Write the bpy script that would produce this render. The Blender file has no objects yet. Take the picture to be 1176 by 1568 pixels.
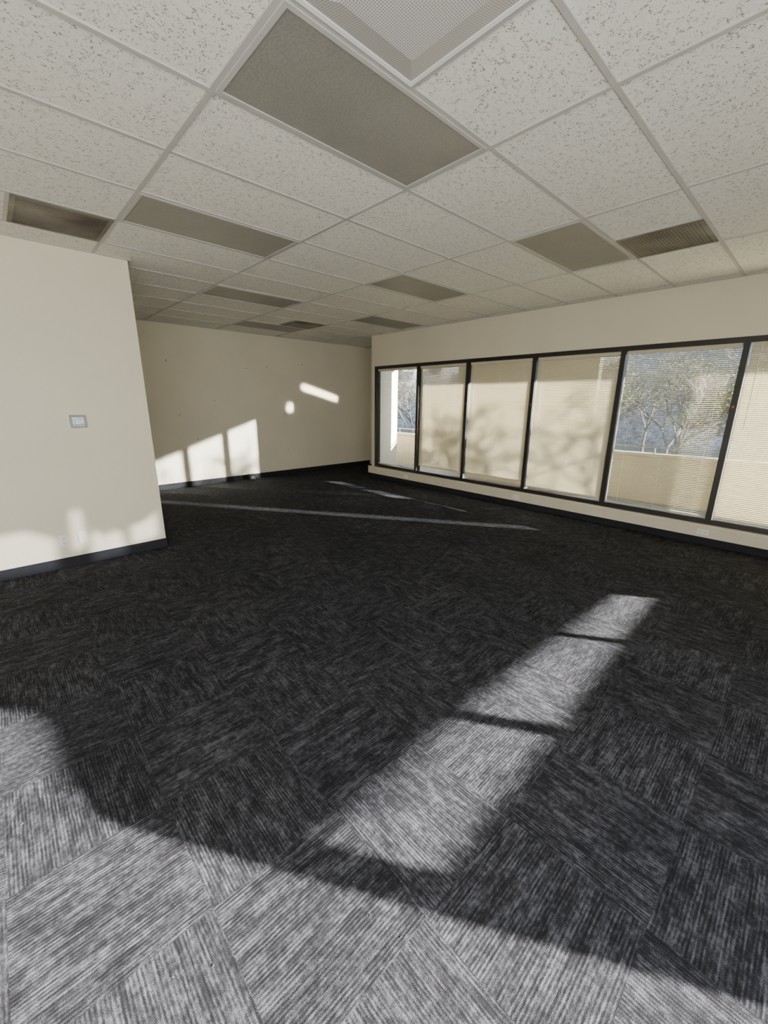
import bpy, bmesh, math, random
from mathutils import Vector, Matrix, Euler
from mathutils.geometry import tessellate_polygon
random.seed(7)
SC=bpy.context.scene
H=2.92; XW=5.04; YN=7.37; YP=4.04; XP=0.28; YS=-2.5; XWEST=-4.5; ZT=2.305; ZB=0.276
XR=6.3; YE=5.86
T=0.61
# ---------------------------------------------------------------- helpers
def link(o,parent=None):
    SC.collection.objects.link(o)
    if parent: o.parent=parent
    return o
class MB:
    def __init__(s): s.v=[];s.f=[];s.m=[]
    def quad(s,a,b,c,d,m=0):
        n=len(s.v); s.v+=[a,b,c,d]; s.f.append((n,n+1,n+2,n+3)); s.m.append(m)
    def box(s,x0,x1,y0,y1,z0,z1,m=0):
        s.prism([(x0,y0),(x1,y0),(x1,y1),(x0,y1)],z0,z1,m)
    def prism(s,p,z0,z1,m=0):
        n=len(s.v); s.v+=[(a,b,z0) for a,b in p]+[(a,b,z1) for a,b in p]
        for f in [(0,3,2,1),(4,5,6,7),(0,1,5,4),(1,2,6,5),(2,3,7,6),(3,0,4,7)]:
            s.f.append(tuple(n+i for i in f)); s.m.append(m)
    def tube(s,a,b,r0,r1,k=5,m=0):
        a=Vector(a);b=Vector(b);d=(b-a).normalized();u=d.orthogonal().normalized();w=d.cross(u);n=len(s.v)
        for p,r in((a,r0),(b,r1)):
            for i in range(k):
                t=2*math.pi*i/k; s.v.append(tuple(p+(u*math.cos(t)+w*math.sin(t))*r))
        for i in range(k):
            j=(i+1)%k; s.f.append((n+i,n+j,n+k+j,n+k+i)); s.m.append(m)
    def obj(s,name,mats,parent=None,bevel=0,smooth=False):
        me=bpy.data.meshes.new(name); me.from_pydata(s.v,[],s.f)
        for m in mats: me.materials.append(m)
        me.polygons.foreach_set('material_index',s.m)
        if smooth: me.polygons.foreach_set('use_smooth',[True]*len(s.f))
        me.update(); o=bpy.data.objects.new(name,me); link(o,parent)
        if bevel:
            b=o.modifiers.new('bevel','BEVEL'); b.width=bevel; b.segments=2; b.limit_method='ANGLE'
        return o
class N:
    def __init__(s,name):
        s.mat=bpy.data.materials.new(name); s.mat.use_nodes=True; s.t=s.mat.node_tree
        s.b=s.t.nodes['Principled BSDF']; s.out=s.t.nodes['Material Output']
    def n(s,typ,**k):
        x=s.t.nodes.new(typ)
        for a,b in k.items(): setattr(x,a,b)
        return x
    def l(s,a,b): s.t.links.new(a,b)
    def math(s,op,a,b=None,c=None):
        x=s.n('ShaderNodeMath',operation=op)
        for i,q in enumerate((a,b,c)):
            if q is None: continue
            if isinstance(q,(int,float)): x.inputs[i].default_value=q
            else: s.l(q,x.inputs[i])
        return x.outputs[0]
    def noise(s,vec,scale,detail=2,rough=.5):
        x=s.n('ShaderNodeTexNoise'); x.inputs['Scale'].default_value=scale; x.inputs['Detail'].default_value=detail; x.inputs['Roughness'].default_value=rough
        if vec is not None: s.l(vec,x.inputs['Vector'])
        return x.outputs['Fac']
    def ramp(s,fac,stops):
        x=s.n('ShaderNodeValToRGB'); e=x.color_ramp.elements
        while len(e)<len(stops): e.new(.5)
        for q,(p,c) in zip(e,stops):
            q.position=p; q.color=(c if len(c)==4 else tuple(c)+(1,))
        s.l(fac,x.inputs[0]); return x.outputs[0]
    def mix(s,fac,a,b,mode='MIX'):
        x=s.n('ShaderNodeMix',data_type='RGBA',blend_type=mode)
        for q,i in((fac,0),(a,6),(b,7)):
            if isinstance(q,(int,float)): x.inputs[i].default_value=q
            elif isinstance(q,tuple): x.inputs[i].default_value=q if len(q)==4 else q+(1,)
            else: s.l(q,x.inputs[i])
        return x.outputs[2]
    def bump(s,h,strength,dist):
        x=s.n('ShaderNodeBump'); x.inputs['Strength'].default_value=strength; x.inputs['Distance'].default_value=dist
        s.l(h,x.inputs['Height']); s.l(x.outputs[0],s.b.inputs['Normal'])
    def pos(s): return s.n('ShaderNodeNewGeometry').outputs['Position']
def simple(name,col,rough=.6,var=.06,scale=8,metal=0,bumpS=0,bscale=200):
    m=N(name); p=m.pos(); f=m.noise(p,scale,3)
    a=tuple(c*(1-var) for c in col); b=tuple(min(1,c*(1+var)) for c in col)
    m.l(m.ramp(f,[(.3,a),(.7,b)]),m.b.inputs['Base Color']); m.b.inputs['Roughness'].default_value=rough; m.b.inputs['Metallic'].default_value=metal
    if bumpS: m.bump(m.noise(p,bscale,2),bumpS,.002)
    return m.mat
# ---------------------------------------------------------------- materials
M_wall=simple('wall_paint',(.66,.612,.475),.6,.03,1.5,0,.25,140)
M_base=simple('baseboard_rubber',(.003,.004,.009),.8,.2,20)
M_frame=simple('bronze_frame',(.012,.010,.009),.45,.2,10)
M_heat=simple('heater_enamel',(.62,.575,.45),.4,.04,6)
M_tbar=simple('tbar_paint',(.42,.41,.375),.45,.03,6)
M_white=simple('white_plastic',(.76,.75,.70),.35,.02,8)
M_dark=simple('dark_plastic',(.02,.02,.022),.4,.2,30)
M_red=simple('red_sticker',(.4,.08,.05),.5,.1,30)
M_conc=simple('parapet_stucco',(.40,.34,.24),.8,.08,4,0,.4,60)
M_deck=simple('deck_concrete',(.22,.22,.21),.9,.1,2)
M_ground=simple('lawn_ground',(.07,.07,.04),.95,.4,.8)
M_bark=simple('bark',(.11,.10,.085),.9,.3,14)
M_leaf=simple('leaf',(.18,.18,.055),.7,.4,3)
M_silver=simple('thermostat_case',(.25,.25,.23),.35,.03,9)
M_debris=simple('lint',(.12,.115,.10),.9,.2,30)
def mk_hill():
    m=N('wooded_hill'); p=m.pos()
    f=m.noise(p,1.6,8,.8); g=m.noise(p,9,5,.7)
    a=m.math('ADD',m.math('MULTIPLY',f,.5),m.math('MULTIPLY',g,.5))
    m.l(m.ramp(a,[(.38,(.04,.038,.03)),(.47,(.11,.105,.09)),(.55,(.23,.215,.19)),(.63,(.44,.42,.38))]),m.b.inputs['Base Color']); m.b.inputs['Roughness'].default_value=1
    return m.mat
M_hill=mk_hill()
def mk_screen():
    m=N('thermostat_lcd'); p=m.pos(); f=m.noise(p,60,2)
    m.l(m.ramp(f,[(.4,(.30,.42,.55)),(.6,(.70,.80,.88))]),m.b.inputs['Base Color']); m.b.inputs['Roughness'].default_value=.15
    return m.mat
M_lcd=mk_screen()
def mk_carpet():
    m=N('carpet_tiles'); p=m.pos(); sp=m.n('ShaderNodeSeparateXYZ'); m.l(p,sp.inputs[0]); x,y=sp.outputs[0],sp.outputs[1]
    S=.5
    xs=m.math('ADD',m.math('DIVIDE',x,S),.37); ys=m.math('ADD',m.math('DIVIDE',y,S),.62)
    ix=m.math('FLOOR',xs); iy=m.math('FLOOR',ys)
    par=m.math('FLOORED_MODULO',m.math('ADD',ix,iy),2)
    wn=m.n('ShaderNodeTexWhiteNoise',noise_dimensions='2D'); cb=m.n('ShaderNodeCombineXYZ'); m.l(ix,cb.inputs[0]); m.l(iy,cb.inputs[1]); m.l(cb.outputs[0],wn.inputs['Vector'])
    idv=wn.outputs['Value']
    inv=m.math('SUBTRACT',1,par)
    acr=m.math('ADD',m.math('MULTIPLY',x,inv),m.math('MULTIPLY',y,par))
    alo=m.math('ADD',m.math('MULTIPLY',y,inv),m.math('MULTIPLY',x,par))
    def vec(a,b):
        c=m.n('ShaderNodeCombineXYZ'); m.l(m.math('MULTIPLY',acr,a),c.inputs[0]); m.l(m.math('MULTIPLY',alo,b),c.inputs[1]); m.l(m.math('MULTIPLY',idv,37.),c.inputs[2]); return c.outputs[0]
    s1=m.noise(vec(130,10),1,1,.5)
    s2=m.noise(vec(55,55),1,1)
    s3=m.noise(vec(24,8),1,1)
    gr=m.noise(p,400,2,.6)
    row=m.math('SINE',m.math('MULTIPLY',acr,2*math.pi/.0115))
    amp=m.math('MULTIPLY',m.math('SUBTRACT',m.noise(vec(35,30),1,1),.3),.38)
    tot=m.math('ADD',m.math('ADD',m.math('MULTIPLY',s1,.7),m.math('MULTIPLY',s2,.6)),m.math('MULTIPLY',s3,.55))
    tot=m.math('ADD',tot,m.math('MULTIPLY',row,amp))
    tot=m.math('ADD',tot,m.math('MULTIPLY',m.math('SUBTRACT',gr,.5),1.3))
    tot=m.math('ADD',tot,m.math('MULTIPLY',m.math('SUBTRACT',idv,.5),.04))
    tot=m.math('DIVIDE',tot,1.85)
    col=m.ramp(tot,[(.38,(.0105,.0108,.0130)),(.52,(.0265,.0275,.0330)),(.66,(.084,.088,.104))])
    big=m.noise(p,1.3,3)
    col=m.mix(1.0,col,m.ramp(big,[(.35,(.8,.8,.8)),(.7,(1.15,1.13,1.1))]),'MULTIPLY')
    m.l(col,m.b.inputs['Base Color']); m.b.inputs['Roughness'].default_value=.95; m.b.inputs['Specular IOR Level'].default_value=.1
    m.bump(m.math('ADD',gr,m.math('MULTIPLY',row,.2)),.5,.003)
    return m.mat
M_carpet=mk_carpet()
def mk_ceil():
    m=N('ceiling_tile'); p=m.pos()
    w=m.noise(p,50,3,.6); f=m.noise(p,125,2,.5)
    a=m.math('MULTIPLY',m.math('ADD',w,f),.5)
    col=m.ramp(a,[(.385,(.29,.27,.22)),(.44,(.73,.71,.63)),(.6,(.78,.76,.68))])
    m.l(col,m.b.inputs['Base Color']); m.b.inputs['Roughness'].default_value=.9
    m.bump(m.ramp(a,[(.36,(0,0,0)),(.46,(1,1,1))]),.5,.003)
    return m.mat
M_ceil=mk_ceil()
def mk_lens(name,c0,c1,cell=90):
    m=N(name); p=m.pos(); v=m.n('ShaderNodeTexVoronoi'); v.inputs['Scale'].default_value=cell; m.l(p,v.inputs['Vector'])
    big=m.noise(p,2.2,3)
    m.l(m.mix(1.,m.ramp(big,[(.3,c0),(.7,c1)]),m.ramp(v.outputs['Distance'],[(0,(.8,.8,.8)),(.6,(1,1,1))]),'MULTIPLY'),m.b.inputs['Base Color'])
    m.b.inputs['Roughness'].default_value=.45; m.bump(v.outputs['Distance'],.3,.003)
    return m.mat
M_lens=mk_lens('troffer_lens',(.21,.205,.175),(.255,.245,.21))
M_stain=mk_lens('stained_lens',(.05,.038,.022),(.22,.20,.15),60)
def mk_perf():
    m=N('perforated_metal'); p=m.pos(); sp=m.n('ShaderNodeSeparateXYZ'); m.l(p,sp.inputs[0])
    k=110.
    fx=m.math('SUBTRACT',m.math('FRACT',m.math('MULTIPLY',sp.outputs[0],k)),.5); fy=m.math('SUBTRACT',m.math('FRACT',m.math('MULTIPLY',sp.outputs[1],k)),.5)
    d=m.math('SQRT',m.math('ADD',m.math('MULTIPLY',fx,fx),m.math('MULTIPLY',fy,fy)))
    m.l(m.ramp(d,[(.25,(.20,.20,.18)),(.32,(.56,.55,.51))]),m.b.inputs['Base Color']); m.b.inputs['Roughness'].default_value=.4
    return m.mat
M_perf=mk_perf()
def mk_blind(name,col,tr):
    m=N(name); p=m.pos(); f=m.noise(p,5,2)
    c=m.ramp(f,[(.3,tuple(q*.95 for q in col)),(.7,col)])
    d=m.n('ShaderNodeBsdfDiffuse'); t=m.n('ShaderNodeBsdfTranslucent'); mx=m.n('ShaderNodeMixShader'); mx.inputs[0].default_value=tr
    m.l(c,d.inputs[0]); m.l(c,t.inputs[0]); m.l(d.outputs[0],mx.inputs[1]); m.l(t.outputs[0],mx.inputs[2]); m.l(mx.outputs[0],m.out.inputs[0])
    return m.mat
M_blind=mk_blind('blind_slat',(.62,.57,.42),.05)
def mk_glass(name='window_glass',tint=(.93,.95,.95)):
    m=N(name); t=m.n('ShaderNodeBsdfTransparent'); t.inputs[0].default_value=tint+(1,); g=m.n('ShaderNodeBsdfGlossy'); g.inputs['Roughness'].default_value=.02
    f=m.n('ShaderNodeLayerWeight'); f.inputs[0].default_value=.15
    mx=m.n('ShaderNodeMixShader'); m.l(m.math('MULTIPLY',f.outputs['Fresnel'],.5),mx.inputs[0]); m.l(t.outputs[0],mx.inputs[1]); m.l(g.outputs[0],mx.inputs[2]); m.l(mx.outputs[0],m.out.inputs[0])
    return m.mat
M_glass=mk_glass(); M_dimmer=mk_glass('sun_dimmer',(.25,.26,.27))  # the darker one only weakens sun through the upper south cut-outs
# ---------------------------------------------------------------- shell
b=MB(); b.box(XWEST,XR,YS,YN,-.1,0); b.obj('floor',[M_carpet])
b=MB(); b.box(XWEST-.2,XR+.2,YS-.2,YN+.2,H+.008,H+.15); b.obj('ceiling',[M_ceil])
b=MB(); b.box(XP-.1,XR+.1,YN,YN+.12,0,H+.01); b.obj('wall_north',[M_wall])
b=MB(); b.box(XWEST,XP,YP,YP+.12,0,H+.01); b.box(XP-.12,XP,YP+.12,YN,0,H+.01); b.obj('wall_partition',[M_wall])
b=MB(); b.box(XWEST-.12,XWEST,YS,YP+.12,0,H+.01); b.obj('wall_west',[M_wall])
b=MB()
b.box(XW,XW+.15,YS,5.72,ZT+.02,H+.01); b.box(XW,XW+.15,YS,5.72,0,ZB-.02)
b.prism([(XW,5.75),(XW+.15,5.75),(XW+.15,5.83),(XW,YE)],ZB-.02,ZT+.02)
b.prism([(XW,5.72),(XW+.15,5.72),(XW+.15,5.83),(XW,YE)],0,ZB-.02); b.prism([(XW,5.72),(XW+.15,5.72),(XW+.15,5.83),(XW,YE)],ZT+.02,H+.01)
b.prism([(XW+.14,5.80),(XR+.12,6.46),(XR,6.58),(XW+.02,YE)],0,H+.01); b.box(XR,XR+.12,6.46,YN,0,H+.01)
b.obj('wall_east',[M_wall])
# south wall behind the viewpoint with cut-outs shaped to cast the sun patches
holes=[]
holes.append([(-4.0,.02),(1.30,.02),(1.30,.80),(1.42,.87),(1.71,.985),(1.785,1.03),(1.6,1.075),(-.2,1.08),(-4.0,1.08)])
holes.append([(1.46,.545),(2.36,.55),(2.36,.64),(1.46,.63)])
holes.append([(2.46,.55),(3.55,.56),(3.55,.63),(2.46,.64)])
holes.append([(3.63,.565),(4.55,.57),(4.55,.62),(3.63,.63)])
def wq(*p): return [(x+4.39,z+1.576) for x,z in p]
holes+= [wq((-1.9,.04),(-1.0,.02),(-.72,.0),(-.70,.3),(-.9,.42),(-1.3,.40),(-1.9,.45)),wq((-.555,.16),(-.47,.18),(-.46,.52),(-.50,.58),(-.535,.55)),wq((-.42,.0),(-.12,.02),(-.14,.24),(-.24,.30),(-.26,.22),(-.40,.33)),wq((-.05,.10),(.2,.14),(.21,.42),(.12,.34),(-.04,.30))]
outer=[(XWEST,0),(XW,0),(XW,H),(XWEST,H)]
loops=[[Vector((x,z,0)) for x,z in outer]]+[[Vector((x,z,0)) for x,z in h] for h in holes]
tri=tessellate_polygon(loops); flat=[v for l in loops for v in l]
me=bpy.data.meshes.new('wall_south'); me.from_pydata([(v.x,YS,v.y) for v in flat],[],[tuple(t) for t in tri]); me.materials.append(M_wall)
link(bpy.data.objects.new('wall_south',me))
b=MB(); b.box(1.8,4.75,YS-.012,YS-.002,1.5,2.3); b.obj('window_8',[M_dimmer])  # added pane that dims the sun patches on the partition wall
# baseboards
b=MB(); b.box(XWEST,XP+.008,YP-.008,YP,0,.10); b.obj('baseboard_partition',[M_base])
b=MB(); b.box(XP,XR,YN-.01,YN,0,.10); b.obj('baseboard_north',[M_base])
b=MB(); b.box(XW-.012,XW,YS,YE,0,.10); b.obj('baseboard_east',[M_base])
b=MB(); b.box(XP,XP+.008,YP,YN-.01,0,.10); b.obj('baseboard_partition_side',[M_base])
# ---------------------------------------------------------------- ceiling grid
b=MB(); w=.012
for i in range(-4,6):
    X=i*1.22
    if XWEST<X<XR: b.box(X-w,X+w,YS,YN,H,H+.02)
for j in range(-5,13):
    Y=j*T
    if YS<Y<YN: b.box(XWEST,XR,Y-w,Y+w,H+.0004,H+.02)
for (X,y0,y1) in [(.61,0,T),(3.05,0,T),(-.61,3.05,3.66),(3.05,5.49,6.1)]:
    b.box(X-w,X+w,y0,y1,H+.0002,H+.02)
a=.022
b.box(XP,XR,YN-a,YN,H-.001,H+.02); b.box(XWEST,XP+a,YP-a,YP,H-.001,H+.02); b.box(XW-a,XW,YS,YE,H-.001,H+.02); b.box(XP,XP+a,YP,YN,H-.001,H+.02)
b.obj('ceiling_grid',[M_tbar])
lights=[(0,T),(0,4*T),(1.22,7*T),(2.44,4*T),(2.44,T),(3.66,7*T),(2.44,10*T)]
for k,(x,y) in enumerate(lights):
    e=bpy.data.objects.new('ceiling_light_panel',None); e.location=(x+.61,y+.305,H); link(e)
    b=MB(); f=.022
    x0,x1,y0,y1=-.61+w,.61-w,-.305+w,.305-w
    b.box(x0,x1,y0,y0+f,-.004,.006); b.box(x0,x1,y1-f,y1,-.004,.006); b.box(x0,x0+f,y0+f,y1-f,-.004,.006); b.box(x1-f,x1,y0+f,y1-f,-.004,.006)
    b.obj('frame',[M_tbar],e,.001)
    b=MB(); b.box(x0+f,x1-f,y0+f,y1-f,.001,.007); b.obj('lens',[M_lens],e)
def vent(x,y,mat,louver=True):
    e=bpy.data.objects.new('ceiling_vent',None); e.location=(x+.305,y+.305,H); link(e)
    b=MB(); r=.305-w; f=.03
    b.box(-r,r,-r,-r+f,-.004,.006); b.box(-r,r,r-f,r,-.004,.006); b.box(-r,-r+f,-r+f,r-f,-.004,.006); b.box(r-f,r,-r+f,r-f,-.004,.006)
    b.obj('frame',[M_tbar if not louver else mat],e)
    b=MB(); b.box(-r+f,r-f,-r+f,r-f,.001,.007); b.obj('panel',[mat],e)
    if louver:
        b=MB()
        for q in range(22):
            yy=-r+f+.01+q*(2*r-2*f-.02)/22; b.box(-r+f,r-f,yy,yy+.006,-.002,.002)
        b.obj('louvers',[mat],e)
vent(3.05,0,M_stain); vent(-.61,3.05,M_stain); vent(3.05,5.49,M_stain)
e=bpy.data.objects.new('ceiling_air_diffuser',None); e.location=(.305,.305,H); link(e)
r=.305-w; b=MB()
b.box(-r,r,-r,-r+.02,-.006,.006);b.box(-r,r,r-.02,r,-.006,.006);b.box(-r,-r+.02,-r+.02,r-.02,-.006,.006);b.box(r-.02,r,-r+.02,r-.02,-.006,.006)
b.obj('frame',[M_white],e,.001)
b=MB(); o_=r-.02; q_=.17
co=[(-o_,-o_),(o_,-o_),(o_,o_),(-o_,o_)]; ci=[(-q_,-q_),(q_,-q_),(q_,q_),(-q_,q_)]
for k in range(4):
    a0,a1=co[k],co[(k+1)%4]; c0,c1=ci[k],ci[(k+1)%4]
    b.quad((a0[0],a0[1],-.003),(a1[0],a1[1],-.003),(c1[0],c1[1],-.028),(c0[0],c0[1],-.028))
b.quad(*[(c[0],c[1],-.028) for c in ci]); b.obj('perforated_face',[M_perf],e)
# ---------------------------------------------------------------- windows
mY=[5.722,4.545,3.42,2.235,1.045,-.146,-1.33,YS+.02]
fw=.028
def slats(name,y0,y1,z0,z1,tilt,zleak=None,tleak=-.96):
    b=MB(); pitch=.0215; wd=.0125; xc=XW+.045
    z=z1-.05
    while z>z0+.03:
        tt=tilt
        if zleak is not None:
            q=min(1,max(0,(z-zleak+.05)/.1)); tt=tilt+(tleak-tilt)*q
        c,s=math.cos(tt),math.sin(tt)
        pts=[(-wd*c,wd*s),(0,.0016),(wd*c,-wd*s)]
        P=[(xc+dx,zz+z) for dx,zz in pts]
        for q in range(2):
            b.quad((P[q][0],y0,P[q][1]),(P[q+1][0],y0,P[q+1][1]),(P[q+1][0],y1,P[q+1][1]),(P[q][0],y1,P[q][1]))
        z-=pitch
    b.box(xc-.02,xc+.02,y0,y1,z1-.04,z1); b.box(xc-.012,xc+.012,y0,y1,z-.004,z+.012)
    for fr in(.12,.5,.88):
        yy=y0+(y1-y0)*fr; b.box(xc-.0145,xc-.0135,yy-.001,yy+.001,z,z1-.02,1)
    b.tube((xc-.025,y1-.08,z1-.03),(xc-.028,y1-.085,z1-.9),.003,.003,6,1)
    return b.obj(name,[M_blind,M_white])
cfg=[(.08,0,None),(-1.22,.08,.75),(-1.22,.08,1.0),(-1.25,.02,1.25),(.26,0,None),(.85,0,None),(1.1,0,None)]
for k in range(7):
    ya,yb=mY[k+1],mY[k]
    e=bpy.data.objects.new('window_%d'%(k+1),None); e.location=(0,0,0); link(e)
    b=MB(); x0,x1=XW-.012,XW+.10
    b.box(x0,x1,ya,yb,ZT-.035,ZT+.02); b.box(x0,x1,ya,yb,ZB-.02,ZB+.035)
    b.box(x0-.001,x1+.001,yb-fw,yb+(fw if k==0 else 0),ZB-.02,ZT+.02); b.box(x0-.001,x1+.001,ya,ya+fw,ZB-.02,ZT+.02)
    b.obj('frame',[M_frame],e)
    b=MB(); b.box(XW+.078,XW+.084,ya+fw,yb-fw,ZB+.035,ZT-.035); b.obj('glass',[M_glass],e)
    t,gap,zl=cfg[k]
    slats('window_blind',ya+fw+.012,yb-fw-.012,ZB+.04+gap,ZT-.037,t,zl)
b=MB()
for k in(2,3,5): b.box(XW-.0155,XW-.0135,mY[k]-.010,mY[k]+.010,1.59,1.615)
b.obj('window_sticker',[M_red])
# baseboard heater
b=MB(); b.box(XW-.05,XW,YS,YE+.06,.10,ZB-.022); b.box(XW-.056,XW-.05,YS,YE+.06,.215,.228); 
for yy in (5.0,3.9,2.6,1.3,0.,-1.2): b.box(XW-.0525,XW-.05,yy,yy+.01,.10,ZB-.022)
b.obj('baseboard_heater',[M_heat],None,.003)
def outlet(name,c,blank=False):
    e=bpy.data.objects.new(name,None); e.location=c; link(e)
    b=MB(); b.box(-.036,.036,-.006,0,-.058,.058); b.obj('plate',[M_white],e,.003)
    if not blank:
        b=MB()
        for dz in(-.024,.024):
            b.box(-.017,.017,-.009,-.006,dz-.015,dz+.015)
            b.box(-.008,-.005,-.0095,-.009,dz-.004,dz+.008,1); b.box(.005,.008,-.0095,-.009,dz-.004,dz+.008,1); b.box(-.003,.003,-.0095,-.009,dz-.011,dz-.006,1)
        b.obj('receptacles',[M_white,M_dark],e)
outlet('wall_outlet',(-.626,YP,.276)); outlet('wall_blank_plate',(-.474,YP,.285),True)
for yy in (-.13,2.30,4.75):
    e=bpy.data.objects.new('heater_outlet',None); e.location=(XW-.05,yy,.165); e.rotation_euler=(0,0,-math.pi/2); link(e)
    b=MB(); b.box(-.058,.058,-.006,0,-.036,.036); b.obj('plate',[M_white],e,.003)
    b=MB()
    for dx in(-.024,.024):
        b.box(dx-.015,dx+.015,-.009,-.006,-.017,.017); b.box(dx-.004,dx+.008,-.0095,-.009,-.008,-.005,1); b.box(dx-.004,dx+.008,-.0095,-.009,.005,.008,1)
    b.obj('receptacles',[M_white,M_dark],e)
# thermostat
e=bpy.data.objects.new('thermostat',None); e.location=(-.34,YP,1.42); link(e)
b=MB(); b.box(-.074,.074,-.008,0,-.064,.064); b.obj('wall_plate',[M_white],e,.004)
b=MB(); b.box(-.066,.066,-.028,-.008,-.058,.058); b.obj('body',[M_silver],e,.006)
b=MB(); b.box(-.045,.045,-.0295,-.028,-.026,.038); b.obj('screen',[M_lcd],e)
b=MB()
for q in range(4): b.box(-.04+q*.023,-.028+q*.023,-.030,-.028,-.044,-.036)
b.obj('buttons',[M_white],e,.001)
# floor power box at back wall
e=bpy.data.objects.new('floor_power_box',None); e.location=(2.88,YN-.1,0); link(e)
b=MB(); b.box(-.07,.07,-.05,.05,0,.12); b.obj('housing',[M_dark],e,.01)
b=MB(); b.box(-.03,.03,-.053,-.05,.03,.08); b.obj('socket',[M_silver],e,.002)
b=MB(); b.tube((.07,0,.05),(.16,.05,.01),.006,.006,8); b.tube((.16,.05,.01),(.32,.07,.007),.006,.006,8); b.obj('cable',[M_dark],e)
b=MB()
for x,z in[(1.5,2.3),(1.62,1.35),(2.3,1.62),(3.0,2.25),(3.45,2.3),(4.0,1.5),(4.3,2.4),(1.9,.9),(5.1,2.0),(3.85,.55)]:
    b.tube((x,YN,z),(x,YN-.008,z),.012,.007,8)
b.obj('wall_nails',[M_dark])
# bits of lint on the carpet
b=MB(); rnd=random.Random(21)
for _ in range(110):
    x=rnd.uniform(-1.6,4.5); y=rnd.uniform(-.8,5) ; 
    if rnd.random()<.35: x=rnd.gauss(-.5,.35); y=rnd.gauss(.35,.35)
    if y>YP-.1 and x<XP+.1: continue
    a=rnd.uniform(0,3.14); l_=rnd.uniform(.0015,.004); w_=rnd.uniform(.001,.002)
    c,s=math.cos(a),math.sin(a)
    b.prism([(x-c*l_,y-s*l_),(x+s*w_,y-c*w_),(x+c*l_,y+s*l_),(x-s*w_,y+c*w_)],.0,.0015)
b.obj('carpet_debris',[M_debris])
# ---------------------------------------------------------------- exterior
b=MB(); b.box(XR+.2,60,-40,60,-1.2,-1.0); b.box(XW+.2,XR+.2,-40,YE-.12,-1.2,-1.0); b.obj('ground_outside',[M_ground])
b=MB(); b.box(XW+.16,7.2,-8,5.74,-.25,.004); b.prism([(XW+.16,5.74),(7.2,5.74),(7.2,6.45),(XR+.13,6.45)],-.25,.004); b.box(XR+.13,7.2,6.45,14,-.25,.004); b.obj('balcony_deck',[M_deck])
b=MB(); b.box(7.0,7.15,-8,14,.005,.78); b.box(6.96,7.19,-8,14,.78,.82); b.obj('balcony_parapet',[M_conc])
b=MB(); b.tube((7.07,-8,.93),(7.07,14,.93),.016,.016,8)
for q in range(-7,15,2): b.tube((7.07,q,.821),(7.07,q,.93),.012,.012,6)
b.obj('balcony_rail',[M_deck])
b=MB(); b.box(6.33,6.75,-1.6,-1.45,.005,2.68); b.obj('sun_block_column',[M_conc])  # added out of view to shade the fifth window from the sun
b=MB(); b.box(6.75,6.9,1.95,4.9,.005,2.68); b.obj('sun_block_pier',[M_conc])  # added to stop sun through the first window and on the angled wall
b=MB(); b.box(7.25,7.5,8.6,8.85,-1,3); b.obj('balcony_post',[M_deck])
b=MB(); b.box(XW+.15,7.2,-4.3,5.7,2.69,2.95); b.obj('sun_block_slab',[M_conc])  # added unseen overhang, cuts off sun at the top of the windows
# hillside
b=MB(); rnd=random.Random(3)
nx,ny=10,70; P={}
for i in range(nx+1):
    for j in range(ny+1):
        x=30+i*2.2; y=-30+j*1.6
        z=-1.2+ (10*(i/nx)**.55)*(.75+.25*math.sin(y*.13+1))+rnd.uniform(-.5,.5)*(i>0)
        P[i,j]=(x+rnd.uniform(-.5,.5),y,z)
for i in range(nx):
    for j in range(ny): b.quad(P[i,j],P[i+1,j],P[i+1,j+1],P[i,j+1])
b.obj('wooded_hillside',[M_hill])
def tree(name,loc,h,seed,depth=6,leaf=0,r=.11):
    rnd=random.Random(seed); b=MB()
    def grow(p,d,L,r,lv):
        q=p; n=3
        for s in range(n):
            d=(d+Vector((rnd.uniform(-1,1),rnd.uniform(-1,1),rnd.uniform(-.4,.8)))*.13).normalized()
            q2=q+d*L/n; b.tube(q,q2,r*(1-.12*s),r*(1-.12*(s+1)),5 if lv>2 else 3); q=q2
        if lv<=2 and leaf:
            for _ in range(leaf):
                c=q+Vector((rnd.gauss(0,.12),rnd.gauss(0,.12),rnd.gauss(0,.12))); u=Vector((rnd.uniform(-1,1),rnd.uniform(-1,1),rnd.uniform(-1,1))).normalized()*.03; w_=u.orthogonal().normalized()*.02
                b.quad(tuple(c-u),tuple(c+w_),tuple(c+u),tuple(c-w_),1)
        if lv==0: return
        for _ in range(3 if lv>1 else 4):
            ax=Vector((rnd.uniform(-1,1),rnd.uniform(-1,1),rnd.uniform(-.3,.5))).normalized()
            nd=(d+ax*rnd.uniform(.5,.95)).normalized(); grow(q,nd,L*rnd.uniform(.62,.85),r*.62,lv-1)
    grow(Vector((0,0,0)),Vector((0,0,1)),h,r,depth)
    o=b.obj(name,[M_bark,M_leaf]); o.location=loc; return o
k=0
for (x,y,h,lf) in [(11.5,1.9,1.0,0),(13,4.0,1.1,2),(12.5,.2,1.0,4),(17,6,1.3,1),(16,2.8,1.2,2),(12,12,1.2,0),(15,15,1.3,1),(20,9,1.5,0),(20,4.5,1.5,1),(13,17,1.2,1),(22,7,1.6,0),(11,10.5,1.2,0),(18,1.2,1.4,1)]:
    tree('bare_tree',(x,y,-1.05),h,11+k,6,lf,.085); k+=1
# trees between the sun and the windows
tree('bare_tree',(9.2,-4.6,-1.05),1.5,5,5,0,.09)
tree('bare_tree',(9.6,-2.4,-1.05),1.3,8,5,0,.08)
tree('bare_tree',(10.2,-13.0,-1.05),1.25,41,5,0,.045)  # unseen tree added to dapple the sun streak on the floor
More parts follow.
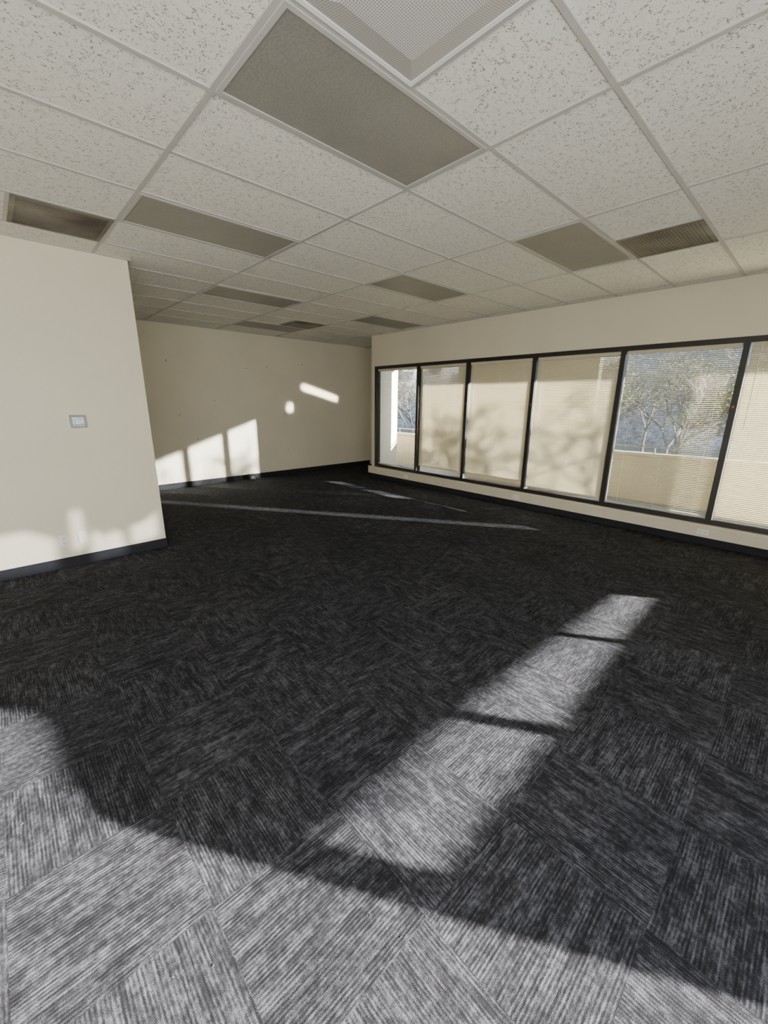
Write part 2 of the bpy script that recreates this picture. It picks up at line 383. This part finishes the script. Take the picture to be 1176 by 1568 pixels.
# ---------------------------------------------------------------- light
sd=Vector((-.557,.83,-.2)).normalized()
L=bpy.data.lights.new('sun','SUN'); L.energy=120; L.angle=math.radians(.75); L.color=(1,.94,.87)
o=bpy.data.objects.new('sun',L); o.rotation_euler=sd.to_track_quat('-Z','Y').to_euler(); o.location=(12,-12,8); link(o)
def area(name,loc,target,sx,sy,P,col=(1,1,1),spread=180,roll=0):
    L=bpy.data.lights.new(name,'AREA'); L.shape='RECTANGLE'; L.size=sx; L.size_y=sy; L.energy=P; L.color=col; L.spread=math.radians(spread)
    o=bpy.data.objects.new(name,L); o.location=loc; q=(Vector(target)-Vector(loc)).to_track_quat('-Z','Y'); o.rotation_euler=(q.to_matrix().to_4x4()@Matrix.Rotation(roll,4,'Z')).to_euler(); link(o); return o
area('fill_area',(-1.2,-2.3,1.5),(1.5,5,1.6),4.5,2.2,285,(1,.98,.95))  # added fill lamp behind the camera, stands in for daylight from the south
area('wall_patch_beam',(3.2,-2.3,1.9),(4.78,YN,1.80),1.0,.10,3.6,(1,.95,.85),1,math.radians(-15))  # added narrow beam, throws the long bright patch on the north wall
area('wall_patch_beam',(2.6,-2.3,1.7),(3.95,YN,1.48),.10,.14,.8,(1,.95,.85),1)  # second added beam, for the small bright patch beside it
W=bpy.data.worlds.new('world'); SC.world=W; W.use_nodes=True; nt=W.node_tree; bg=nt.nodes['Background']
tc=nt.nodes.new('ShaderNodeTexCoord'); sx=nt.nodes.new('ShaderNodeSeparateXYZ'); rp=nt.nodes.new('ShaderNodeValToRGB')
nt.links.new(tc.outputs['Generated'],sx.inputs[0]); nt.links.new(sx.outputs[2],rp.inputs[0]); nt.links.new(rp.outputs[0],bg.inputs[0])
rp.color_ramp.elements[0].color=(.85,.91,1,1); rp.color_ramp.elements[1].color=(.42,.57,.9,1); rp.color_ramp.elements[1].position=.7
bg.inputs[1].default_value=5
# ---------------------------------------------------------------- camera
cam=bpy.data.cameras.new('camera'); co_=bpy.data.objects.new('camera',cam); link(co_)
yaw,pitch,roll=.7565,-.2651,.0087
f=Vector((math.sin(yaw)*math.cos(pitch),math.cos(yaw)*math.cos(pitch),math.sin(pitch))); r=Vector((math.cos(yaw),-math.sin(yaw),0)); u=r.cross(f)
r2=r*math.cos(roll)+u*math.sin(roll); u2=-r*math.sin(roll)+u*math.cos(roll)
Mx=Matrix((r2,u2,-f)).transposed().to_4x4(); Mx.translation=Vector((-.9395,-.8894,1.6303)); co_.matrix_world=Mx
cam.sensor_fit='VERTICAL'; cam.sensor_height=36; cam.lens=623.93/1568*36; cam.clip_start=.01; cam.clip_end=300
SC.camera=co_
